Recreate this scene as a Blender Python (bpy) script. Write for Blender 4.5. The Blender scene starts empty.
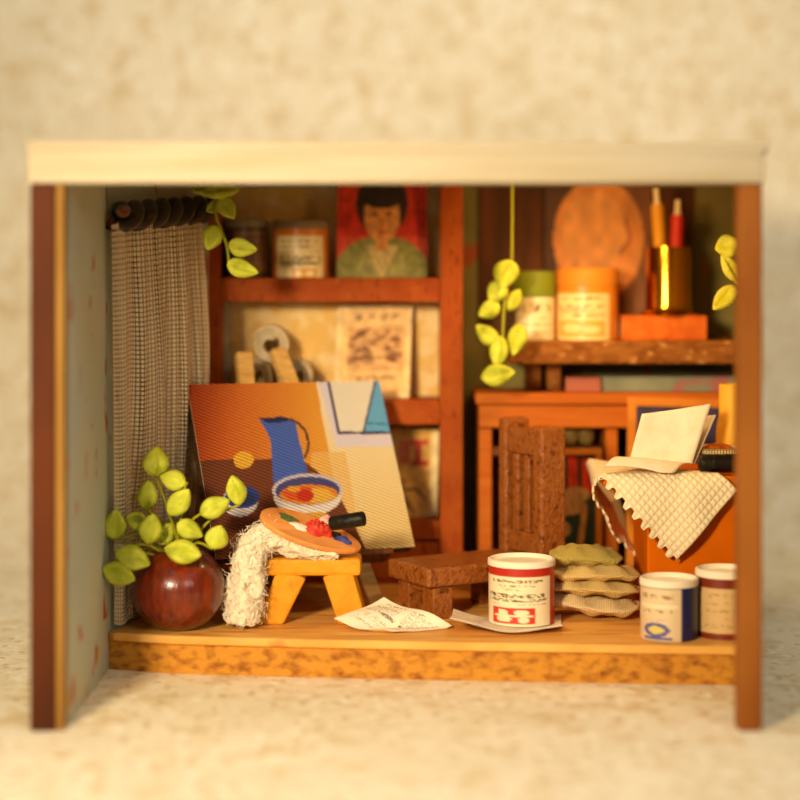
import bpy, math, random
import numpy as np
from mathutils import Vector, Matrix, noise as mnoise

random.seed(7); RNG = np.random.default_rng(7)
sc = bpy.context.scene
COL = sc.collection
PI = math.pi

# ------------------------------------------------------------------ camera, world, light, exposure
F, HZ, EYE, CY = 1830.0, 270.0, 1.79, -9.2
cd = bpy.data.cameras.new('camera'); cam = bpy.data.objects.new('camera', cd); COL.objects.link(cam)
cam.location = (0, CY, EYE); cam.rotation_euler = (PI/2, 0, 0)
cd.sensor_width = 36; cd.lens = 36*F/800; cd.shift_y = -(400-HZ)/800
cd.clip_start = .1; cd.clip_end = 100
cd.dof.use_dof = True; cd.dof.focus_distance = 9.35; cd.dof.aperture_fstop = (cd.lens/1000)/.26
sc.camera = cam

w = bpy.data.worlds.new('world'); sc.world = w; w.use_nodes = True
w.node_tree.nodes['Background'].inputs[0].default_value = (1, .90, .74, 1)
w.node_tree.nodes['Background'].inputs[1].default_value = .15

def area(name, loc, target, size, power, color, sizey=None):
    l = bpy.data.lights.new(name, 'AREA'); l.size = size; l.energy = power; l.color = color
    if sizey: l.shape = 'RECTANGLE'; l.size_y = sizey
    o = bpy.data.objects.new(name, l); COL.objects.link(o); o.location = loc
    o.rotation_euler = (Vector(target)-Vector(loc)).to_track_quat('-Z', 'Y').to_euler()
    return o
area('key_softbox', (-2.7, -7.2, 2.9), (.15, .7, .75), 1.0, 122, (1, .78, .48)).data.spread = math.radians(70)
area('fill_softbox', (4.5, -9.5, 4.5), (.6, 1.5, .4), 3.0, 165, (1, .92, .78))
area('overhead_softbox', (0, -1.0, 7.0), (0, 4.2, 1.2), 7.0, 345, (1, .955, .88))
area('alcove_lamp', (.95, .35, 2.24), (1.2, .95, 1.3), .25, 20, (1, .58, .22))

vs = sc.view_settings
vs.view_transform = 'Standard'; vs.look = 'None'; vs.gamma = 1; vs.use_curve_mapping = False
vs.exposure = 0.0

# ------------------------------------------------------------------ helpers
def at(px, py, d): return Vector(((px-400)*d/F, CY+d, EYE-(py-HZ)*d/F))
def xat(px, d): return (px-400)*d/F
def zat(py, d): return EYE-(py-HZ)*d/F
def yd(d): return CY+d

def lin(c): return c/12.92 if c <= .04045 else ((c+.055)/1.055)**2.4
def C(h):
    h = h.lstrip('#'); return tuple(lin(int(h[i:i+2], 16)/255) for i in (0, 2, 4))
def S(h):
    h = h.lstrip('#'); return np.array([int(h[i:i+2], 16)/255 for i in (0, 2, 4)])

def mat(name, base, rough=.55, col2=None, scale=6, detail=4, stretch=(1, 1, 1), bump=None, metallic=0, spec=.18,
        ramp=(.35, .65), coat=0, spots=None, sss=0, sheen=0, bstretch=None):
    m = bpy.data.materials.new(name); m.use_nodes = True
    nt = m.node_tree; N, L = nt.nodes, nt.links
    b = N['Principled BSDF']
    b.inputs['Base Color'].default_value = (*C(base), 1)
    b.inputs['Roughness'].default_value = rough; b.inputs['Metallic'].default_value = metallic
    b.inputs['Specular IOR Level'].default_value = spec
    b.inputs['Coat Weight'].default_value = coat; b.inputs['Sheen Weight'].default_value = sheen
    if sss:
        b.inputs['Subsurface Weight'].default_value = sss; b.inputs['Subsurface Radius'].default_value = (.05, .04, .01)
    tc = N.new('ShaderNodeTexCoord'); mp = N.new('ShaderNodeMapping'); mp.inputs['Scale'].default_value = stretch
    L.new(tc.outputs['Object'], mp.inputs[0])
    cur = None
    if col2:
        t = N.new('ShaderNodeTexNoise'); t.inputs['Scale'].default_value = scale; t.inputs['Detail'].default_value = detail
        L.new(mp.outputs[0], t.inputs['Vector'])
        r = N.new('ShaderNodeValToRGB'); r.color_ramp.elements[0].position = ramp[0]; r.color_ramp.elements[1].position = ramp[1]
        r.color_ramp.elements[0].color = (*C(base), 1); r.color_ramp.elements[1].color = (*C(col2), 1)
        L.new(t.outputs['Fac'], r.inputs[0]); cur = r.outputs[0]
    for sp in (spots or []):
        colh, s, lo, hi, st = sp
        mp2 = N.new('ShaderNodeMapping'); mp2.inputs['Scale'].default_value = st; L.new(tc.outputs['Object'], mp2.inputs[0])
        t = N.new('ShaderNodeTexNoise'); t.inputs['Scale'].default_value = s; t.inputs['Detail'].default_value = 1.5
        L.new(mp2.outputs[0], t.inputs['Vector'])
        r = N.new('ShaderNodeMapRange'); r.inputs[1].default_value = lo; r.inputs[2].default_value = hi
        L.new(t.outputs['Fac'], r.inputs[0])
        x = N.new('ShaderNodeMix'); x.data_type = 'RGBA'; L.new(r.outputs[0], x.inputs[0])
        if cur: L.new(cur, x.inputs[6])
        else: x.inputs[6].default_value = (*C(base), 1)
        x.inputs[7].default_value = (*C(colh), 1); cur = x.outputs[2]
    if cur: L.new(cur, b.inputs['Base Color'])
    if bump:
        t = N.new('ShaderNodeTexNoise'); t.inputs['Scale'].default_value = bump[0]; t.inputs['Detail'].default_value = 5
        if bstretch:
            mp3 = N.new('ShaderNodeMapping'); mp3.inputs['Scale'].default_value = bstretch; L.new(tc.outputs['Object'], mp3.inputs[0]); L.new(mp3.outputs[0], t.inputs['Vector'])
        else: L.new(mp.outputs[0], t.inputs['Vector'])
        bp = N.new('ShaderNodeBump'); bp.inputs['Strength'].default_value = bump[1]; bp.inputs['Distance'].default_value = .02
        L.new(t.outputs['Fac'], bp.inputs['Height']); L.new(bp.outputs[0], b.inputs['Normal'])
    return m

def math_node(nt, op, a, b=None):
    n = nt.nodes.new('ShaderNodeMath'); n.operation = op
    for i, v in enumerate((a, b)):
        if v is None: continue
        if isinstance(v, (int, float)): n.inputs[i].default_value = v
        else: nt.links.new(v, n.inputs[i])
    return n.outputs[0]

def weave_mat(name, base, dark, nu, nv, rough=.85, holes=None, bump=.5, attr=None, twill=False, lo=.72, col2=None):
    """woven cloth from the UV threads; holes = open mesh; attr = colours printed on it"""
    m = bpy.data.materials.new(name); m.use_nodes = True
    nt = m.node_tree; N, L = nt.nodes, nt.links; b = N['Principled BSDF']
    b.inputs['Roughness'].default_value = rough; b.inputs['Specular IOR Level'].default_value = .25
    tc = N.new('ShaderNodeTexCoord'); sp = N.new('ShaderNodeSeparateXYZ'); L.new(tc.outputs['UV'], sp.inputs[0])
    U, V = sp.outputs[0], sp.outputs[1]
    if twill:
        ph = math_node(nt, 'ADD', math_node(nt, 'MULTIPLY', U, nu*2*PI), math_node(nt, 'MULTIPLY', V, nv*2*PI))
        a = math_node(nt, 'SINE', ph); h = math_node(nt, 'MULTIPLY_ADD', a, .5); h.node.inputs[2].default_value = .5
    else:
        a = math_node(nt, 'ABSOLUTE', math_node(nt, 'SINE', math_node(nt, 'MULTIPLY', U, nu*PI)))
        c = math_node(nt, 'ABSOLUTE', math_node(nt, 'SINE', math_node(nt, 'MULTIPLY', V, nv*PI)))
        h = math_node(nt, 'MULTIPLY', math_node(nt, 'POWER', a, .6), math_node(nt, 'POWER', c, .6))
    mx = N.new('ShaderNodeMix'); mx.data_type = 'RGBA'
    L.new(h, mx.inputs[0])
    if attr:
        at_ = N.new('ShaderNodeAttribute'); at_.attribute_name = attr
        dk = N.new('ShaderNodeMix'); dk.data_type = 'RGBA'; dk.blend_type = 'MULTIPLY'; dk.inputs[0].default_value = 1
        L.new(at_.outputs['Color'], dk.inputs[6]); dk.inputs[7].default_value = (lo, lo, lo, 1)
        L.new(dk.outputs[2], mx.inputs[6]); L.new(at_.outputs['Color'], mx.inputs[7])
    else:
        mx.inputs[6].default_value = (*C(dark), 1); mx.inputs[7].default_value = (*C(base), 1)
    L.new(mx.outputs[2], b.inputs['Base Color'])
    bp = N.new('ShaderNodeBump'); bp.inputs['Strength'].default_value = bump; bp.inputs['Distance'].default_value = .01
    L.new(h, bp.inputs['Height']); L.new(bp.outputs[0], b.inputs['Normal'])
    if holes:
        # the mesh opens up in a few bent vertical bands
        ph = math_node(nt, 'ADD', math_node(nt, 'MULTIPLY', U, 4.6*PI), math_node(nt, 'MULTIPLY', V, 1.5))
        band = math_node(nt, 'POWER', math_node(nt, 'ABSOLUTE', math_node(nt, 'SINE', ph)), 7)
        thr = math_node(nt, 'ADD', math_node(nt, 'MULTIPLY', band, .42), holes)
        gap = math_node(nt, 'LESS_THAN', h, thr)
        tr = N.new('ShaderNodeBsdfTransparent'); tl = N.new('ShaderNodeBsdfTranslucent'); tl.inputs[0].default_value = (*C(base), 1)
        m1 = N.new('ShaderNodeMixShader'); m1.inputs[0].default_value = .25
        L.new(b.outputs[0], m1.inputs[1]); L.new(tl.outputs[0], m1.inputs[2])
        m2 = N.new('ShaderNodeMixShader'); L.new(gap, m2.inputs[0]); L.new(m1.outputs[0], m2.inputs[1]); L.new(tr.outputs[0], m2.inputs[2])
        L.new(m2.outputs[0], N['Material Output'].inputs[0])
    return m

def print_mat(name, rough=.6, spec=.3):
    m = bpy.data.materials.new(name); m.use_nodes = True
    b = m.node_tree.nodes['Principled BSDF']; b.inputs['Roughness'].default_value = rough; b.inputs['Specular IOR Level'].default_value = spec
    a = m.node_tree.nodes.new('ShaderNodeAttribute'); a.attribute_name = 'print'
    m.node_tree.links.new(a.outputs['Color'], b.inputs['Base Color']); return m

class MB:
    """collects shapes (world coordinates) and links them as ONE mesh object"""
    def __init__(s): s.v = []; s.f = []; s.uv = []; s.c = []
    def add(s, vs, fs, uvs=None, cols=None):
        o = len(s.v); s.v += [tuple(x) for x in vs]; s.f += [tuple(i+o for i in q) for q in fs]
        s.uv += list(uvs) if uvs is not None else [(0, 0)]*len(vs)
        s.c += list(cols) if cols is not None else [(1, 1, 1)]*len(vs)
    def box(s, x0, x1, y0, y1, z0, z1, M=None):
        vs = [Vector((x, y, z)) for z in (z0, z1) for y in (y0, y1) for x in (x0, x1)]
        if M: vs = [M @ v for v in vs]
        s.add(vs, [(0, 2, 3, 1), (4, 5, 7, 6), (0, 1, 5, 4), (2, 6, 7, 3), (0, 4, 6, 2), (1, 3, 7, 5)]); return s
    def prism(s, poly, z0, z1):
        n = len(poly); vs = [(x, y, z0) for x, y in poly]+[(x, y, z1) for x, y in poly]
        ar = sum(poly[i][0]*poly[(i+1) % n][1]-poly[(i+1) % n][0]*poly[i][1] for i in range(n))
        up = tuple(range(n, 2*n)); dn = tuple(reversed(range(n)))
        sd = [(i, (i+1) % n, n+(i+1) % n, n+i) for i in range(n)]
        fs = [up, dn]+sd
        if ar < 0: fs = [tuple(reversed(q)) for q in fs]
        s.add(vs, fs); return s
    def beam(s, p, q, wx, wy, side=Vector((1, 0, 0))):
        """square bar from p to q"""
        p, q = Vector(p), Vector(q); t = (q-p).normalized(); a = (side-t*side.dot(t)).normalized(); b = t.cross(a)
        vs = [e+a*(i*wx/2)+b*(j*wy/2) for e in (p, q) for i, j in ((-1, -1), (1, -1), (1, 1), (-1, 1))]
        s.add(vs, [(3, 2, 1, 0), (4, 5, 6, 7)]+[(i, (i+1) % 4, 4+(i+1) % 4, 4+i) for i in range(4)]); return s
    def grid(s, fn, nu, nv, closeu=False, colfn=None):
        vs = []; uv = []; fs = []
        for j in range(nv+1):
            for i in range(nu+(0 if closeu else 1)):
                u, v = i/nu, j/nv; vs.append(fn(u, v)); uv.append((u, v))
        W = nu if closeu else nu+1
        for j in range(nv):
            for i in range(nu):
                a = j*W+i; b = j*W+(i+1) % W; fs.append((a, b, b+W, a+W))
        s.add(vs, fs, uv); return s
    def lathe(s, prof, c, n=40, M=None):
        c = Vector(c)
        def fn(u, v):
            k = min(int(round(v*(len(prof)-1))), len(prof)-1); r, z = prof[k]
            p = Vector((r*math.cos(2*PI*u), r*math.sin(2*PI*u), z)); return (M @ p if M else p)+c
        return s.grid(fn, n, len(prof)-1, True)
    def tube(s, pts, r, n=10, cap=True):
        pts = [Vector(p) for p in pts]; R = r if hasattr(r, '__len__') else [r]*len(pts)
        vs = []; a = None
        for i, p in enumerate(pts):
            t = (pts[min(i+1, len(pts)-1)]-pts[max(i-1, 0)]).normalized()
            if a is None: a = t.orthogonal().normalized()
            a = (a-t*a.dot(t)).normalized(); b = t.cross(a)
            for k in range(n): vs.append(p+(a*math.cos(2*PI*k/n)+b*math.sin(2*PI*k/n))*R[i])
        fs = [(i*n+k, i*n+(k+1) % n, (i+1)*n+(k+1) % n, (i+1)*n+k) for i in range(len(pts)-1) for k in range(n)]
        if cap: fs += [tuple(reversed(range(n))), tuple(range((len(pts)-1)*n, len(pts)*n))]
        s.add(vs, fs); return s
    def build(s, name, m, parent=None, smooth=False, bevel=0, solid=0, sub=0, auto=None):
        me = bpy.data.meshes.new(name); o = bpy.data.objects.new(name, me); COL.objects.link(o)
        V = np.array(s.v, dtype=float)
        if parent is None:
            org = np.array([(V[:, 0].min()+V[:, 0].max())/2, (V[:, 1].min()+V[:, 1].max())/2, V[:, 2].min()]); o.location = org
        else:
            org = np.zeros(3); p = parent; o.parent = parent
            while p: org += np.array(p.location); p = p.parent
        me.from_pydata([tuple(x) for x in V-org], [], s.f)
        uvl = me.uv_layers.new(name='UVMap'); li = np.zeros(len(me.loops), dtype=np.int32); me.loops.foreach_get('vertex_index', li)
        uvl.data.foreach_set('uv', np.array(s.uv, dtype=np.float32)[li].ravel())
        if any(c != (1, 1, 1) for c in s.c[:1]) or len(set(map(tuple, s.c[:50]))) > 1:
            ca = me.color_attributes.new('print', 'FLOAT_COLOR', 'POINT')
            A = np.ones((len(V), 4), dtype=np.float32); A[:, :3] = np.array(s.c, dtype=np.float32); ca.data.foreach_set('color', A.ravel())
        me.materials.append(m)
        if smooth:
            me.polygons.foreach_set('use_smooth', [True]*len(me.polygons))
            if auto: me.set_sharp_from_angle(angle=math.radians(auto))
        if bevel:
            b = o.modifiers.new('bevel', 'BEVEL'); b.width = bevel; b.segments = 2; b.limit_method = 'ANGLE'
        if sub:
            b = o.modifiers.new('subdivision', 'SUBSURF'); b.levels = sub; b.render_levels = sub
        if solid:
            b = o.modifiers.new('thickness', 'SOLIDIFY'); b.thickness = solid; b.offset = 0
        return o

def tag(o, label=None, cat=None, group=None, kind=None):
    for k, v in (('label', label), ('category', cat), ('group', group), ('kind', kind)):
        if v: o[k] = v
    return o
def thing(name, loc, label, cat, group=None):
    o = bpy.data.objects.new(name, None); o.empty_display_size = .05; COL.objects.link(o); o.location = loc
    return tag(o, label, cat, group)
def struct(o): o['kind'] = 'structure'; return o

# ---- painting printed things
class Paint:
    def __init__(s, U, V, base): s.U, s.V = U, V; s.c = np.tile(S(base), U.shape+(1,))
    def put(s, m, col, a=1):
        m = m.astype(float)*a; s.c = s.c*(1-m[..., None])+(S(col) if isinstance(col, str) else col)*m[..., None]
    def rect(s, a, b, c, d, col, al=1): s.put((s.U >= a) & (s.U <= b) & (s.V >= c) & (s.V <= d), col, al)
    def ell(s, x, y, rx, ry, col, al=1, rot=0):
        dx, dy = s.U-x, s.V-y; c, n = math.cos(rot), math.sin(rot); s.put(((dx*c+dy*n)/rx)**2+((dy*c-dx*n)/ry)**2 < 1, col, al)
    def poly(s, P, col, al=1):
        ins = np.zeros(s.U.shape, bool); n = len(P)
        for i in range(n):
            x1, y1 = P[i]; x2, y2 = P[(i+1) % n]
            if y1 == y2: continue
            ins ^= ((y1 > s.V) != (y2 > s.V)) & (s.U < (x2-x1)*(s.V-y1)/(y2-y1)+x1)
        s.put(ins, col, al)
    def line(s, P, wd, col, al=1):
        for (x1, y1), (x2, y2) in zip(P, P[1:]):
            L2 = (x2-x1)**2+(y2-y1)**2+1e-9; t = np.clip(((s.U-x1)*(x2-x1)+(s.V-y1)*(y2-y1))/L2, 0, 1)
            s.put((s.U-x1-t*(x2-x1))**2+(s.V-y1-t*(y2-y1))**2 < (wd/2)**2, col, al)
    def text(s, a, b, y0, y1, col, n, rng, fill=.62, al=.85):
        """one row of small unreadable type between a and b"""
        nx, ny = int(n*2.6), 3; g = rng.random((ny+2, nx+2)); gap = rng.random(n+2) < .16
        x = np.clip((s.U-a)/(b-a), 0, .9999)*nx; y = np.clip((s.V-y0)/(y1-y0), 0, .9999)*ny
        i, j = x.astype(int), y.astype(int); fx, fy = x-i, y-j
        q = g[j, i]*(1-fx)*(1-fy)+g[j, i+1]*fx*(1-fy)+g[j+1, i]*(1-fx)*fy+g[j+1, i+1]*fx*fy
        ins = (s.U > a) & (s.U < b) & (s.V > y0) & (s.V < y1)
        s.put(ins & ~gap[np.clip((x/2.6).astype(int), 0, n)], col, al*np.clip((q-.78+.5*fill)*6, 0, 1))
    def noise(s, amp, rng, cells=14):
        g = rng.random((cells+2, cells+2)); u = np.clip(s.U, 0, 1)*cells; v = np.clip(s.V, 0, 1)*cells
        i, j = np.floor(u).astype(int), np.floor(v).astype(int); fu, fv = u-i, v-j
        n = g[j, i]*(1-fu)*(1-fv)+g[j, i+1]*fu*(1-fv)+g[j+1, i]*(1-fu)*fv+g[j+1, i+1]*fu*fv
        s.c = np.clip(s.c*(1+amp*(n-.5)[..., None]*2), 0, 1)
    def lin(s):
        c = s.c.reshape(-1, 3); return np.where(c <= .04045, c/12.92, ((c+.055)/1.055)**2.4)

def board(mb, TL, TR, BR, BL, th, paint, nu, nv, edge='#c8a878', curl=0):
    """printed board: front face carries the print; u right, v DOWN from the top"""
    TL, TR, BR, BL = map(Vector, (TL, TR, BR, BL))
    nrm = (TR-TL).cross(BL-TL).normalized()            # points away from the viewer
    if nrm.y < 0: nrm = -nrm
    U, V = np.meshgrid(np.linspace(0, 1, nu+1), np.linspace(0, 1, nv+1)); cols = paint(U, V).lin()
    def P(u, v): return TL*(1-u)*(1-v)+TR*u*(1-v)+BL*(1-u)*v+BR*u*v + nrm*curl*math.sin(PI*u)
    vs = [P(u, v) for u, v in zip(U.ravel(), V.ravel())]; W = nu+1
    fs = [(j*W+i, (j+1)*W+i, (j+1)*W+i+1, j*W+i+1) for j in range(nv) for i in range(nu)]
    mb.add(vs, fs, list(zip(U.ravel(), 1-V.ravel())), [tuple(c) for c in cols])
    ring = [i for i in range(W)]+[j*W+nu for j in range(1, nv+1)]+[nv*W+i for i in range(nu-1, -1, -1)]+[j*W for j in range(nv-1, 0, -1)]
    e = C(edge); n = len(ring)
    mb.add([vs[i] for i in ring]+[vs[i]+nrm*th for i in ring], [(i, (i+1) % n, n+(i+1) % n, n+i) for i in range(n)]+[tuple(range(n, 2*n))],
           None, [e]*(2*n))
    return mb

def can_body(mb, c, r, h, paint, n=96, m=60):
    """printed cylinder; u is the angle as seen from the front (0 left edge, .5 front, 1 right edge ... back), v down"""
    c = Vector(c); ang = np.linspace(0, 2*PI, n, endpoint=False)
    Us = ang/PI; U, V = np.meshgrid(Us, np.linspace(0, 1, m+1)); cols = paint(U, V).lin()
    vs = [c+Vector((-r*math.cos(a), -r*math.sin(a), h*(1-v))) for v in np.linspace(0, 1, m+1) for a in ang]
    fs = [(j*n+i, (j+1)*n+i, (j+1)*n+(i+1) % n, j*n+(i+1) % n) for j in range(m) for i in range(n)]
    mb.add(vs, fs, list(zip(U.ravel(), V.ravel())), [tuple(x) for x in cols]); o = m*n
    mb.f.append(tuple(len(mb.v)-n+i for i in range(n)))
    return mb

def lid_profile(r, z, t=.03, lip=.012):
    return [(0, z+.0), (r-lip*1.6, z), (r-lip*1.2, z+t*.55), (r-lip*.5, z+t), (r+.003, z+t*.8), (r+.005, z), (r+.004, z-t*.6), (r-.002, z-t*.7)]

def leaf_shape(mb, base, tip, nrm, wd, th, seed=0):
    base, tip = Vector(base), Vector(tip); t = tip-base; L = t.length; t.normalize(); nrm = Vector(nrm); nrm = (nrm-t*nrm.dot(t)).normalized(); b = t.cross(nrm)
    rg = random.Random(seed); bend = rg.uniform(-.12, .12)*L; ph = rg.uniform(.72, .95)
    def fn(u, v):
        a = 2*PI*u; s = .02+.96*v
        wv = math.sin(PI*s**ph)**.78*wd/2; hv = math.sin(PI*s**.9)**.6*th/2
        x = math.cos(a)*wv; z = math.sin(a)*hv
        if z > 0: z *= 1-1.05*math.exp(-(x/(wv*.30+1e-6))**2)*math.sin(PI*s)**.5
        z += .06*wd*math.sin(9*s+x*40+seed)*math.sin(PI*s)*.3
        return base+t*(L*v)+b*x+nrm*(z+bend*math.sin(PI*s))
    mb.grid(fn, 18, 14, True); n = 18; k = len(mb.v)
    mb.f += [tuple(reversed(range(k-15*n, k-14*n))), tuple(range(k-n, k))]
    return mb

# ------------------------------------------------------------------ materials
M_paper = mat('parchment_paper', '#e9dab8', .95, '#f2e4c4', 1.6, 8, bump=(26, .35), spots=[('#d8bc88', 5, .5, .78, (1, 1, 1)), ('#cfae78', 15, .56, .72, (1, 1, 1)), ('#faf0d8', 11, .56, .74, (1.3, 1, 1))])
M_wallpaper = mat('wallpaper', '#b2bcae', .85, '#c0bea0', 2.0, 3, bump=(30, .2), spots=[('#b8553a', 7.5, .645, .69, (1, 1, .62)), ('#b8a25a', 6.1, .68, .74, (1, 1, .8))])
M_olivewall = mat('olive_wall', '#76703c', .85, '#8b7a42', 3, 3, bump=(30, .2), spots=[('#a8532c', 6, .64, .7, (1, 1, .6))])
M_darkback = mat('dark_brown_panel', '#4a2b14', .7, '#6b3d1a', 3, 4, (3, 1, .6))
M_case = mat('brown_painted_wood', '#98400a', .5, '#a85014', 5, 4, (1, 1, 1), bump=(60, .3), spec=.1, spots=[('#d08a4c', 60, .7, .76, (1, 1, 1)), ('#7a3008', 26, .62, .72, (2, 1, .5))])
M_casepanel = mat('cream_back_panel', '#e8bd6a', .8, '#f2d69a', 9, 3, ramp=(.42, .6))
M_floor = mat('floor_board', '#eeb660', .5, '#dc9a44', 3, 5, (.6, 5, 1), bump=(30, .12), bstretch=(.6, 6, 1), spots=[('#b06420', 5, .6, .72, (.5, 6, 1))])
M_floorfront = mat('floor_front', '#c98a2e', .7, '#8a4c18', 16, 6, (1, 1, 1.6), bump=(30, .3), ramp=(.45, .72))
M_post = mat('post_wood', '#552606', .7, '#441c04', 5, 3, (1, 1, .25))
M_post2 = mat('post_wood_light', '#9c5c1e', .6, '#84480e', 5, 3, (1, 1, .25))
M_batten = mat('pale_batten', '#9c7436', .7, '#8c6428', 8, 3, (1, 1, .2))
M_ply = mat('pale_plywood', '#bdb096', .8, '#b2a282', 4, 6, (.3, 1, 4), bump=(40, .15))
M_chair = mat('brown_lacquer', '#8e4c1a', .27, '#9e5c26', 30, 5, bump=(48, .6), spec=.5, spots=[('#6c340e', 24, .6, .72, (1, 1, 1))])
M_stool = mat('yellow_paint', '#e09c24', .5, '#d48e1a', 9, 4, bump=(26, .3), spots=[('#c47f1e', 18, .66, .74, (1, 1, 1))])
M_pot = mat('red_brown_glaze', '#541808', .24, '#7c2a0c', 9, 4, (3, 3, .6), bump=(16, .18), coat=.2, spec=.5)
M_leaf = mat('yellow_green_leaf', '#adb42a', .5, '#cace48', 14, 4, bump=(60, .4), spots=[('#8f9420', 10, .58, .75, (1, 1, 1))], sss=.12)
M_leafy = mat('yellow_leaf', '#ead622', .55, '#f6ea58', 14, 4, bump=(60, .5), sss=.12)
M_stem = mat('green_stem', '#96961f', .6)
M_rod = mat('dark_rope_lacquer', '#120a05', .34, '#20120a', 12, 3, bump=(40, .25), spec=.6)
M_rodend = mat('rusty_cut', '#8a4420', .7, '#4a2814', 30, 3)
M_curtain = weave_mat('open_mesh_curtain', '#fff0d0', '#c8a068', 58, 88, holes=.09, bump=.8)
M_print = print_mat('printed_paper')
M_gloss = print_mat('printed_tin', .35, .5)
M_canvas = weave_mat('printed_canvas', '', '', 26, 50, rough=.8, attr='print', twill=True, bump=.6, lo=.5)
M_canvasside = mat('canvas_side', '#3a2414', .8, '#6a4a2c', 40, 4, bump=(60, .5))
M_palewood = mat('pale_wood', '#d9b069', .6, '#c09048', 7, 4, (1, 1, 6), bump=(30, .2))
M_easel = mat('dark_stained_wood', '#5a331a', .6, '#744626', 8, 4, (6, 1, 1))
M_cloth = mat('white_gauze', '#f4e8cf', .95, '#e6d5b2', 40, 5, bump=(55, .9), sheen=.4)
M_waffle = weave_mat('waffle_cloth', '#fbecca', '#eed6a8', 40, 16, bump=.6)
M_sack = weave_mat('burlap', '#f4d890', '#d2ac64', 56, 40, bump=.6)
M_sackpale = weave_mat('pale_burlap', '#fae0b0', '#dcb878', 56, 40, bump=.6)
M_sackolive = weave_mat('olive_burlap', '#dcc66a', '#b8a04c', 56, 40, bump=.7)
M_pal = mat('palette_wood', '#e29a54', .55, '#d48440', 8, 4, (1, 4, 1))
M_white = mat('white_plastic', '#f2e6cf', .45); M_cream = mat('cream_paper', '#ecd9b4', .85, '#e2cba0', 12, 4, bump=(20, .2))
M_paperw = mat('white_paper', '#f3e4cc', .85, '#ead6b8', 10, 4, bump=(16, .25))
M_brass = mat('brass', '#d9962a', .16, metallic=1.0)
M_black = mat('black_paint', '#15110c', .4, '#241d14', 20, 3, bump=(40, .3))
M_red = mat('red_paint', '#c8281e', .35, '#e0503c', 22, 3, bump=(40, .4)); M_pink = mat('pink_paint', '#f0b4a4', .4, '#f6d6c8', 20, 3)
M_green = mat('green_paint', '#4f6a34', .4); M_blue = mat('blue_paint', '#27307c', .4, '#4a52a0', 20, 3); M_whitep = mat('white_paint', '#f2e8d8', .4)
M_orangewood = mat('orange_wood', '#b4590e', .5, '#c2691a', 4, 4, (.5, 2, 6), bump=(20, .15), bstretch=(.5, 2, 6))
M_orangebox = mat('orange_yellow_paint', '#d86a00', .6, '#cc6200', 4, 3, spec=.06)
M_rough = mat('rough_shelf_wood', '#9a6024', .7, '#7c4412', 9, 6, (1.2, 2, 3), bump=(24, .6), spots=[('#c89050', 13, .6, .72, (1, 1, 2))])
M_book = mat('orange_leather', '#d8701e', .5, '#c25a14', 9, 3, bump=(30, .3)); M_page = mat('book_pages', '#e8cf98', .8)
M_sage = mat('sage_cover', '#a3a684', .7, '#8d9478', 6, 3, spots=[('#b8746a', 5, .62, .68, (1, 1, 1))]); M_pinkc = mat('pink_cover', '#c9775c', .7)
M_lid = mat('grey_lid', '#8f7c5c', .5); M_lidg = mat('green_lid', '#7f8a24', .5); M_lido = mat('orange_lid', '#e08a2c', .5)
M_navy = mat('navy_print', '#3a3550', .7, '#453e56', 5, 3); M_gold = mat('orange_frame', '#cc7a22', .5, '#da8c30', 6, 3)
M_yellowjug = mat('yellow_glaze', '#e3ad3a', .5, '#d89c2c', 4, 3)
M_tray = weave_mat('woven_straw', '#e8cf96', '#a67e3c', 60, 10, bump=1.0)
M_food = mat('orange_pastry', '#d9781c', .6, '#a84a12', 22, 4, bump=(24, .6))
M_olive = mat('olive_ceramic', '#6a5224', .5, '#8a6c34', 12, 3); M_teal = mat('teal_glass', '#1f3a36', .25)
M_roll = mat('paper_roll', '#e6d6b4', .8, '#cdb88e', 18, 3)

# ------------------------------------------------------------------ setting
# seamless parchment paper sweep: lies under the house, curves up behind it
GZ = -.19
mb = MB()
def sweep(u, v):
    x = -9+18*u; s = v*24-8.6             # s: run of the paper along Y then up
    R = 1.3; yb = 4.6
    if s < yb-R: y, z = s, GZ
    else:
        a = min((s-(yb-R))/R, PI/2); y = yb-R+R*math.sin(a); z = GZ+R-R*math.cos(a)
        ex = s-(yb-R)-R*PI/2
        if ex > 0: z += ex
    return (x, y, z)
mb.grid(sweep, 24, 120); struct(mb.build('backdrop', M_paper, smooth=True))

WT, WB = 2.30, GZ
BD = 11.0                                   # back wall
def wall(name, p, q, th, m, side):
    (x0, d0), (x1, d1) = p, q; v = Vector((x1-x0, d1-d0)).normalized(); n = Vector((-v.y, v.x))*th*side
    poly = [(x0, yd(d0)), (x1, yd(d1)), (x1+n.x, yd(d1)+n.y), (x0+n.x, yd(d0)+n.y)]
    b = MB(); b.prism(poly, WB, WT); return struct(b.build(name, m))
wall('wall_left', (-1.446, 7.97), (-1.446, 9.07), .03, M_wallpaper, 1)
wall('wall_corner', (-1.446, 9.075), (-.93, BD), .03, M_wallpaper, 1)
wall('wall_back', (-.95, BD), (2.13, BD), .05, M_olivewall, 1)
wall('wall_right', (1.565, 7.97), (2.11, BD), .012, M_olivewall, -1)
FR = [(xat(108, 9.05), 9.05), (xat(170, 8.95), 8.95), (xat(300, 8.87), 8.87), (xat(450, 8.80), 8.80), (xat(600, 8.74), 8.74), (xat(753, 8.69), 8.69)]
flo = [(x, yd(d)) for x, d in FR]+[(2.085, yd(10.98)), (-.915, yd(10.98)), (-1.43, yd(9.1))]
b = MB(); b.prism(flo, -.042, 0); struct(b.build('floor', M_floor, bevel=.008))
base = [(x, yd(d)+.025) for x, d in FR]+flo[6:]
b = MB(); b.prism(base, GZ+.001, -.043); struct(b.build('floor_base', M_floorfront))
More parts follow.
